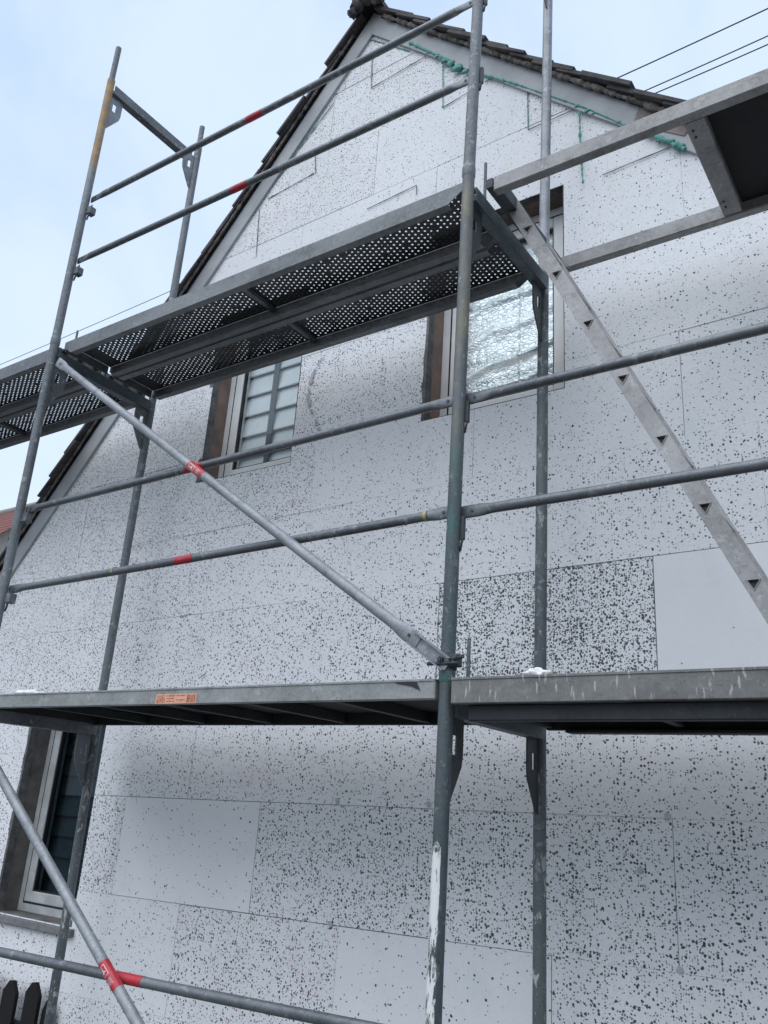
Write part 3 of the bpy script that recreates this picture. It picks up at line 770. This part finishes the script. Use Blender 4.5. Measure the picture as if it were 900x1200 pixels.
rail(k0,k1,'lower steel brace with red logo sticker in front of the dark window',name='diagonal_brace',cat='brace',group='diagonal braces on the outside of the scaffold',r=.0205,stick=[(onplane(130,1146,-.03).x-k0.x)/(k1.x-k0.x)],m=brace_m,mark=1,flat=(1,0),sl=.062)
# C-shaped end channel, bolt and coupler at the foot of the long brace
cl=thing('brace_coupler',(0,0,.02),'steel clamp and bolt fixing the long brace to the middle post','clamp')
d=(b1-b0).normalized(); a=b1-d*.16; e=b1+d*.012
nrm=Vector((0,-1,0)); sd=d.cross(nrm).normalized()
ch=MB(); ch.obox(a,e,.046,.004,nrm); ch.obox(a+sd*.022+nrm*.010,e+sd*.022+nrm*.010,.004,.022,nrm); ch.obox(a-sd*.022+nrm*.010,e-sd*.022+nrm*.010,.004,.022,nrm)
ch.build('end_channel',brace_m,cl)
bt=MB(); c=e-d*.03; bt.path([c+nrm*.004,c+nrm*.013],[.011,.011],6); bt.path([c+nrm*.013,c+nrm*.019],[.006,.006],10); bt.path([a+d*.02+nrm*.002,a+d*.02+nrm*.0035],[.007,.007],12); build_split(bt,'bolt',dark_steel,cl)
hc=MB(); hc.path([(0,0,.045),(0,0,.095)],[.031,.031],20); hc.bbox((.02,-.032,.05),(.055,.0,.09),.003); hc.tube((-.055,-.034,.06),(.06,-.034,.06),.006,10); hc.tube((.045,-.03,.075),(.085,-.05,.075),.006,10); hc.path([(.045,-.03,.075),(.0455,-.0302,.075),(.060,-.037,.075)],[.011,.011,.011],6)
hc.build('half_clamp',dark_steel,cl)

# ------------------------------------------------------------------ decks
def plank(x0,x1,y0,zt,label,w=.32,m=deck_steel,mesh=None):
    root=thing('steel_plank',(x0,y0,zt-.075),label,'scaffold plank','perforated steel planks of the upper deck')
    s=MB(); h=.082
    for ya,yb,sg in((y0,y0+.003,1),(y0+w-.003,y0+w,-1)):
        # side web with chamfered ends, folded bottom lip
        s.prism([(x0,ya,zt),(x1,ya,zt),(x1,ya,zt-.035),(x1-.07,ya,zt-h),(x0+.07,ya,zt-h),(x0,ya,zt-.035)],(0,yb-ya,0))
        yi=ya if sg>0 else yb
        s.box((x0+.07,yi+sg*.0032,zt-h),(x1-.07,yi+sg*.034,zt-h+.003)); s.box((x0+.07,yi+sg*.034,zt-h),(x1-.07,yi+sg*.037,zt-h+.016))
    so=s.build('side_rail',m,root)
    p=MB(); c=.0245; n_=int((x1-x0-.12)/c); my=11; yA=y0+.004; wy=w-.008; cy=wy/(my+1.0)
    xs=x0+.06; c=(x1-x0-.12)/n_; hr_=.0050
    oct_=[(math.cos(math.pi/4*k+0),math.sin(math.pi/4*k)) for k in range(8)]
    out8=[(1,0),(1,1),(0,1),(-1,1),(-1,0),(-1,-1),(0,-1),(1,-1)]
    def solid(a,b,e,f): p.add([(a,e,zt-.002),(b,e,zt-.002),(b,f,zt-.002),(a,f,zt-.002)],[(0,1,2,3)])
    mids=[0,int(n_*.5)]
    for i in range(n_):
        xa=xs+i*c; sh=(.25 if i%2 else .75)*cy
        if any(i in (q,q+1) for q in mids): solid(xa,xa+c,yA,yA+wy); continue
        solid(xa,xa+c,yA,yA+sh)
        for j in range(my):
            ya=yA+sh+j*cy
            cx_,cy_=xa+c/2,ya+cy/2; u_=random.random()
            if u_<.02: solid(xa,xa+c,ya,ya+cy); continue
            hr_=.0050*(.6 if u_<.09 else random.uniform(.9,1.05))
            vs=[(cx_+hr_*o[0],cy_+hr_*o[1],zt-.002) for o in oct_]+[(cx_+c/2*o[0],cy_+cy/2*o[1],zt-.002) for o in out8]
            p.add(vs,[(k,8+k,8+(k+1)%8,(k+1)%8) for k in range(8)])
        solid(xa,xa+c,yA+sh+my*cy,yA+wy)
    solid(x0,xs,yA,yA+wy); solid(xs+n_*c,x1,yA,yA+wy)
    hr_=.005
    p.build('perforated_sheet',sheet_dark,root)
    st_=MB()
    for q in mids[1:]:
        xx=xs+(q+1)*c; st_.box((xx-.012,y0+.0045,zt-.027),(xx+.012,y0+w-.0045,zt-.0045))
    build_split(st_,'stiffener',m,root)
    e_=MB()
    for X,sg in((x0,-1),(x1,1)):
        e_.bbox((X+sg*.001,y0+.012,zt-.055),(X+sg*.006,y0+w-.012,zt-.001),.001)
        for yy in(.05,.16,.27): e_.bbox((X+sg*.006,y0+yy-.018,zt-.02),(X+sg*.030,y0+yy+.018,zt-.004),.002)
    build_split(e_,'end_hook',m,root)
    return root
UZ=2.02
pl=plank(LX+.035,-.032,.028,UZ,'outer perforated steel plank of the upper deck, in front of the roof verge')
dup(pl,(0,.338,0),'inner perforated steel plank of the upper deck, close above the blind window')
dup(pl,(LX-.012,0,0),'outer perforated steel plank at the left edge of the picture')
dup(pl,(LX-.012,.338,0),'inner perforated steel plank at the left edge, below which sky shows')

def framed_deck(x0,x1,y0,y1,zt,label,railm,h=.062,lip=True,label_sticker=False,panel=ply,name='scaffold_deck',rib=.42,inner=black_steel):
    root=thing(name,(x0,y0,zt-h),label,'scaffold deck','framed decks of the scaffold')
    for ya,yb in((y0,y0+.028),(y1-.028,y1)):
        s=MB(); s.bbox((x0,ya,zt-h),(x1,yb,zt),.003)
        if lip: s.bbox((x0,ya-.003,zt-.006),(x1,yb+.003,zt+.002),.001)
        s.build('side_rail',railm if ya==y0 else black_steel,root)  # far rail coloured dark for the shade beneath the deck
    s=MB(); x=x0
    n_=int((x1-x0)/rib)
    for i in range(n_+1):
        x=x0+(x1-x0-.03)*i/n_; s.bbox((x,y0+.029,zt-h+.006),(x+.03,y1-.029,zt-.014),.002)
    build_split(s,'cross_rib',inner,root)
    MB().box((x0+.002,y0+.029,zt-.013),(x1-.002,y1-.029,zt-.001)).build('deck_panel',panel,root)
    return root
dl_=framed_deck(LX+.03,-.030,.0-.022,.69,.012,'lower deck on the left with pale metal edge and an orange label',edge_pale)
# inner lower lip of that deck
# orange label with rows of print
la=onplane(181,829,-.0225); lb=onplane(229,828,-.0225)
lo=MB().box((la.x,-.0232,-.048),(lb.x,-.0222,-.010)); lo=lo.build('label',orange,dl_)
ink=MB(); rnd=random.Random(4); W_=lb.x-la.x
for c0_,c1_,rows in((.03,.24,4),(.28,.47,3),(.52,.72,2),(.77,.97,5)):
    for r_ in range(rows):
        z=-.015-.030*r_/max(1,rows-.2); 
        x=la.x+W_*c0_
        while x<la.x+W_*c1_:
            w_=rnd.uniform(.006,.02); ink.box((x,-.0242,z-.0035),(min(x+w_,la.x+W_*c1_),-.0234,z)); x+=w_+.004
ink.build('label_print',orange_ink,lo)
# notch flap near the right end of the pale edge
MB().prism([(-.185,-.0255,.004),(-.10,-.0255,.006),(-.085,-.0255,-.022),(-.12,-.0255,-.008)],(0,.002,0)).build('bent_latch',gasket,dl_)
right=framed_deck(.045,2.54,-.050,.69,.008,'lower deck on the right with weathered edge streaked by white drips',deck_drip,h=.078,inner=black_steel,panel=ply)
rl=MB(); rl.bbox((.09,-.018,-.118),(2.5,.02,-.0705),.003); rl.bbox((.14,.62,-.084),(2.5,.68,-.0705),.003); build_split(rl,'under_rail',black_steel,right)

# access deck with open hatch in the right bay at the upper level
hd=thing('hatch_deck',(.10,.03,1.92),'aluminium access deck with open hatch at upper right, dark underside','access deck','framed decks of the scaffold')
zt=1.995; hh=.068
MB().bbox((.10,.035,zt-hh),(2.54,.075,zt),.004).build('side_rail',alu,hd)
MB().bbox((.10,.635,zt-hh),(2.54,.675,zt),.004).build('side_rail',alu,hd)
xc=.86
MB().bbox((xc-.035,.076,zt-hh+.004),(xc+.035,.634,zt-.002),.004).build('cross_member',alu,hd)
MB().bbox((.10,.076,zt-hh+.004),(.128,.634,zt-.002),.003).build('cross_member',dark_steel,hd)
rv=MB()
for yy in(.12,.155,.54,.575):
    for xx in(xc-.015,): rv.path([(xx,yy,zt-hh+.0035),(xx,yy,zt-hh+.0015)],[.005,.005],10)
build_split(rv,'rivet',gasket,hd)
MB().box((xc+.036,.077,zt-.022),(2.52,.633,zt-.010)).build('deck_panel',ply,hd)
cr=MB()
for i in range(1,4): cr.bbox((xc+i*.42,.077,zt-.055),(xc+i*.42+.03,.633,zt-.027),.002)
build_split(cr,'cross_rib',dark_steel,hd)
cp=MB(); cp.bbox((.072,.03,zt-.052),(.099,.68,zt-.006),.002); cp.build('end_hook',dark_steel,hd)

# ladder hanging from the hatch: two stiles joined by triangular rungs
ly=.20; lA=onplane(589,222,ly); lB=onplane(895,701,ly); ld=(lB-lA).normalized()
foot=lA+ld*((.012-lA.z)/ld.z)
lad=thing('ladder',foot,'aluminium ladder slanting down from the open hatch on the right','ladder')
nrm=Vector((ld.z,0,-ld.x))                 # across the stile, in the frame plane
if nrm.x<0: nrm=-nrm
rungs=[]
L_=(foot-lA).length
first=(onplane(623,268,ly)-lA).length
ts=[first+.2815*i for i in range(-1,8) if 0.03<first+.2815*i<L_-.05]
sw=.056; tri=.0125
def stile(yc,th):
    mb=MB()
    # front sheet with triangular openings is assembled from strips around each opening
    def Q(t,a,y): q=lA+ld*t+nrm*a; return (q.x,y,q.z)
    ya,yb=yc-th/2,yc+th/2
    cur=0
    holes=[]
    for t in ts:
        holes.append([(t-.016,-.000-.0),(t+.016,.0)])
    segs=[]
    prev=0
    for t in ts:
        mb.prism([Q(prev,-sw/2,ya),Q(t-.027,-sw/2,ya),Q(t-.027,sw/2,ya),Q(prev,sw/2,ya)],(0,th,0))
        # block with triangular hole: apex down the stile side; outer rect corners + triangle
        O=[(t-.027,-sw/2),(t+.027,-sw/2),(t+.027,sw/2),(t-.027,sw/2)]; I=tripts(t)
        cen=(t,0.); ang=lambda q: math.atan2(q[1]-cen[1],q[0]-cen[0])
        O.sort(key=ang); I.sort(key=ang); no,ni=4,3; ring_=O+I
        F=[]; i=j=0
        while i<no or j<ni:
            ao=ang(O[i%no])+(2*math.pi if i>=no else 0); ai=ang(I[j%ni])+(2*math.pi if j>=ni else 0)
            an=ang(O[(i+1)%no])+(2*math.pi if i+1>=no else 0); bn=ang(I[(j+1)%ni])+(2*math.pi if j+1>=ni else 0)
            if j>=ni or (i<no and an<=bn): F.append((i%no,(i+1)%no,no+j%ni)); i+=1
            else: F.append((i%no,no+(j+1)%ni,no+j%ni)); j+=1
        vs=[Q(*q,ya) for q in ring_]; b=[(v[0],yb,v[2]) for v in vs]; n=7
        F2=[tuple(k_+n for k_ in f[::-1]) for f in F]
        mb.add(vs+b,F+F2+[(0,1,1+n,n),(1,2,2+n,1+n),(2,3,3+n,2+n),(3,0,n,3+n),(4,5,5+n,4+n),(5,6,6+n,5+n),(6,4,4+n,6+n)])
        prev=t+.027
    mb.prism([Q(prev,-sw/2,ya),Q(L_,-sw/2,ya),Q(L_,sw/2,ya),Q(prev,sw/2,ya)],(0,th,0))
    return mb
def tripts(t):
    # world-oriented triangle: flat side up, apex down, expressed in stile coordinates
    out=[]
    for ang in(150,30,270):
        v=Vector((math.cos(math.radians(ang))*.0240,0,math.sin(math.radians(ang))*.0240)); out.append((t+v.dot(ld),v.dot(nrm)))
    return out
stile(ly,.024).build('stile',alu_ladder,lad); stile(ly+.29,.024).build('stile',alu_ladder,lad)
for t in ts:
    q=lA+ld*t; P3=[]
    for ang in(150,30,270): P3.append((q.x+math.cos(math.radians(ang))*.0234,q.z+math.sin(math.radians(ang))*.0234))
    mb=MB(); ya,yb=ly-.0155,ly+.29+.0155
    I3=[(q.x+(x-q.x)*.84,q.z+(z-q.z)*.84) for x,z in P3]
    vs=[(x,y,z) for y in(ya,yb) for x,z in P3+I3]
    fs=[]
    for i in range(3):
        j=(i+1)%3; fs+=[(i,j,6+j,6+i),(3+i,9+i,9+j,3+j),(i,3+i,3+j,j),(6+i,6+j,9+j,9+i)]
    mb.add(vs,fs); ro_=mb.build('rung',alu_ladder,lad)
    mb=MB(); tri_=[(x,ya+.012,z) for x,z in I3]; mb.prism(tri_,(0,yb-ya-.024,0)); mb.build('rung_shade_plug',gasket,ro_)  # solid black plug standing for the shade inside the hollow rung
    
# white lumps of plaster left on the lower decks
c=onplane(629,797,-.01); tag(MB().blob((c.x,.0,.018),(.042,.03,.018),12,.6,3).build('plaster_lump',white_lump),'white lump of plaster on the outer edge of the right deck','plaster lump')
c=onplane(28,827,0); tag(MB().blob((c.x,.03,.02),(.11,.045,.016),12,.6,8).build('plaster_lump',white_lump),'flat white lump of plaster on the left deck near the picture edge','plaster lump')

# red and white label remnant and yellow rings on posts
def ring(mb,c,r,h): mb.path([Vector(c)-Vector((0,0,h/2)),Vector(c)+Vector((0,0,h/2))],[r,r],28,False)

# ------------------------------------------------------------------ picket fence at the foot of the wall
fr=thing('picket_fence',(-3.6,.84,GZ),'black brown timber picket fence with pointed tops beside the house wall','fence')
tops=[onplane(12,1156,.84),onplane(40,1151,.84)]
pitch=tops[1].x-tops[0].x
xs_=[tops[1].x+.105]+[tops[1].x-pitch*i for i in range(0,9)]
rails_=MB()
for i,x in enumerate(xs_):
    w_=.118 if i else .075; zt_=tops[1].z-(.0 if i else .07)-(.02 if i==2 else 0)
    p=MB(); p.prism([(x-w_/2,.84+(.03 if i==0 else 0),GZ+.05),(x+w_/2,.84+(.03 if i==0 else 0),GZ+.05),(x+w_/2,.84+(.03 if i==0 else 0),zt_-.06),(x+w_*.12,.84+(.03 if i==0 else 0),zt_),(x-w_*.15,.84+(.03 if i==0 else 0),zt_-.004),(x-w_/2,.84+(.03 if i==0 else 0),zt_-.055)],(0,.022,0))
    p.build('picket',wood,fr)
rails_.bbox((xs_[-1]-.1,.863,-1.66),(xs_[0]+.02,.885,-1.58),.003); rails_.bbox((xs_[-1]-.1,.863,-1.90),(xs_[0]+.02,.885,-1.83),.003)
build_split(rails_,'rail',wood,fr)
MB().bbox((xs_[-1]-.18,.82,GZ),(xs_[-1]-.10,.90,-1.4),.004).build('fence_post',wood,fr)

# ------------------------------------------------------------------ cables
def cable(a,b,label,r=.009,sag=.15):
    pts=[]
    for i in range(21):
        t=i/20; q=a.lerp(b,t); pts.append(q-Vector((0,0,sag*4*t*(1-t))))
    o=MB().path(pts,r,6).build('overhead_cable',cable_m); return tag(o,label,'cable','overhead cables behind the house')
def cab(u0,v0,u1,v1,y,ex0,ex1,label,r=.008):
    a=onplane(u0,v0,y); b=onplane(u1,v1,y); cable(a.lerp(b,ex0),a.lerp(b,ex1),label,r,.05)
cab(712,95,900,7,8.5,-.5,2.2,'topmost of the three cables over the right roof slope',.011)
cab(746,109,900,39,8.5,-.5,2.2,'middle of the three cables over the right roof slope',.010)
cab(755,113,900,49,8.5,-.5,2.2,'lowest of the three cables over the right roof slope',.010)
cab(0,426,200,340,9.0,-.8,1.35,'thin lone cable in the sky left of the roof',.008)

# ------------------------------------------------------------------ neighbouring house far left
nb=thing('neighbour_house',(-14,14,GZ),'neighbouring house with red clay tiles, glimpsed at the left edge','house')
yb=11.0; g=onplane(14,600,yb); zr_=g.z; xr_=onplane(60,600,yb).x+.6; xl_=xr_-10
sl_=.95; run=3.2
tl=MB(); nrow=16
for i in range(nrow):
    a=i*run/nrow; b=(i+1)*run/nrow+.05
    tl.prism([(xl_,yb-a,zr_-sl_*a),(xl_,yb-b,zr_-sl_*b+.03),(xl_,yb-b,zr_-sl_*b+.055),(xl_,yb-a,zr_-sl_*a+.03)],(xr_-xl_,0,0))
    tl.prism([(xl_,yb+a,zr_-sl_*a),(xl_,yb+b,zr_-sl_*b+.03),(xl_,yb+b,zr_-sl_*b+.055),(xl_,yb+a,zr_-sl_*a+.03)],(xr_-xl_,0,0))
ro=tl.build('roof',red_tile,nb)
MB().path([(xl_,yb,zr_),(xr_,yb,zr_)],[.13,.13],12).build('ridge',ridge_grey,ro)
MB().prism([(xl_+.3,yb-run+.3,GZ),(xl_+.3,yb+run-.3,GZ),(xl_+.3,yb+run-.3,zr_-sl_*(run-.3)),(xl_+.3,yb,zr_-.05),(xl_+.3,yb-run+.3,zr_-sl_*(run-.3))],(xr_-xl_-.6,0,0)).build('wall',cream,nb)

# ------------------------------------------------------------------ sky, sun, camera
w=bpy.data.worlds.new('World'); S.world=w; w.use_nodes=True; nt=w.node_tree; nt.nodes.clear(); n=N(nt)
SUN_EL,SUN_AZ=math.radians(60),math.radians(186)     # azimuth clockwise from +y: behind the camera
o=n.new('ShaderNodeOutputWorld'); bg=n.new('ShaderNodeBackground'); n.put(o.inputs[0],bg.outputs[0]); bg.inputs[1].default_value=.1
sky=n.new('ShaderNodeTexSky',sky_type='NISHITA',sun_disc=False); sky.sun_elevation=SUN_EL; sky.sun_rotation=SUN_AZ; sky.air_density=1; sky.dust_density=2.5; sky.ozone_density=1.5
tc=n.new('ShaderNodeTexCoord').outputs['Generated']; z=n.xyz(tc)[2]
grad=n.mix(n.ramp(z,.05,.85,False),(6.5,7.75,9.3),(4.3,5.75,8.7))
cl_=n.noise(tc,1.7,6,.55,dist=.4); cl2=n.noise(tc,4.5,5,.6)
grad=n.mix(n.math('MULTIPLY',n.ramp(n.math('MULTIPLY_ADD',cl2,.3,cl_),.46,.74),.75),grad,(6.8,7.95,9.4))
n.put(bg.inputs[0],n.mix(.15,grad,sky.outputs[0]))
sd=bpy.data.lights.new('sun','SUN'); sd.energy=1.5; sd.angle=math.radians(75); sd.color=(1,.995,.985)
so=bpy.data.objects.new('sun',sd); COL.objects.link(so)
dv=Vector((math.sin(SUN_AZ)*math.cos(SUN_EL),math.cos(SUN_AZ)*math.cos(SUN_EL),math.sin(SUN_EL)))
so.rotation_euler=dv.to_track_quat('Z','Y').to_euler(); so.location=(0,-6,12)
cd=bpy.data.cameras.new('camera'); cam=bpy.data.objects.new('camera',cd); COL.objects.link(cam); S.camera=cam
cam.matrix_world=Matrix(((RT.x,UP.x,-fwd.x,CAM.x),(RT.y,UP.y,-fwd.y,CAM.y),(RT.z,UP.z,-fwd.z,CAM.z),(0,0,0,1)))
cd.sensor_fit='HORIZONTAL'; cd.sensor_width=36; cd.lens=FPX/900*36; cd.clip_end=2000; cd.clip_start=.02
S.view_settings.view_transform='Standard'; S.view_settings.look='None'; S.view_settings.exposure=.41; S.view_settings.gamma=1
S.cycles.use_denoising=True; S.cycles.max_bounces=8; S.cycles.transparent_max_bounces=12
S.render.resolution_x=768; S.render.resolution_y=1024
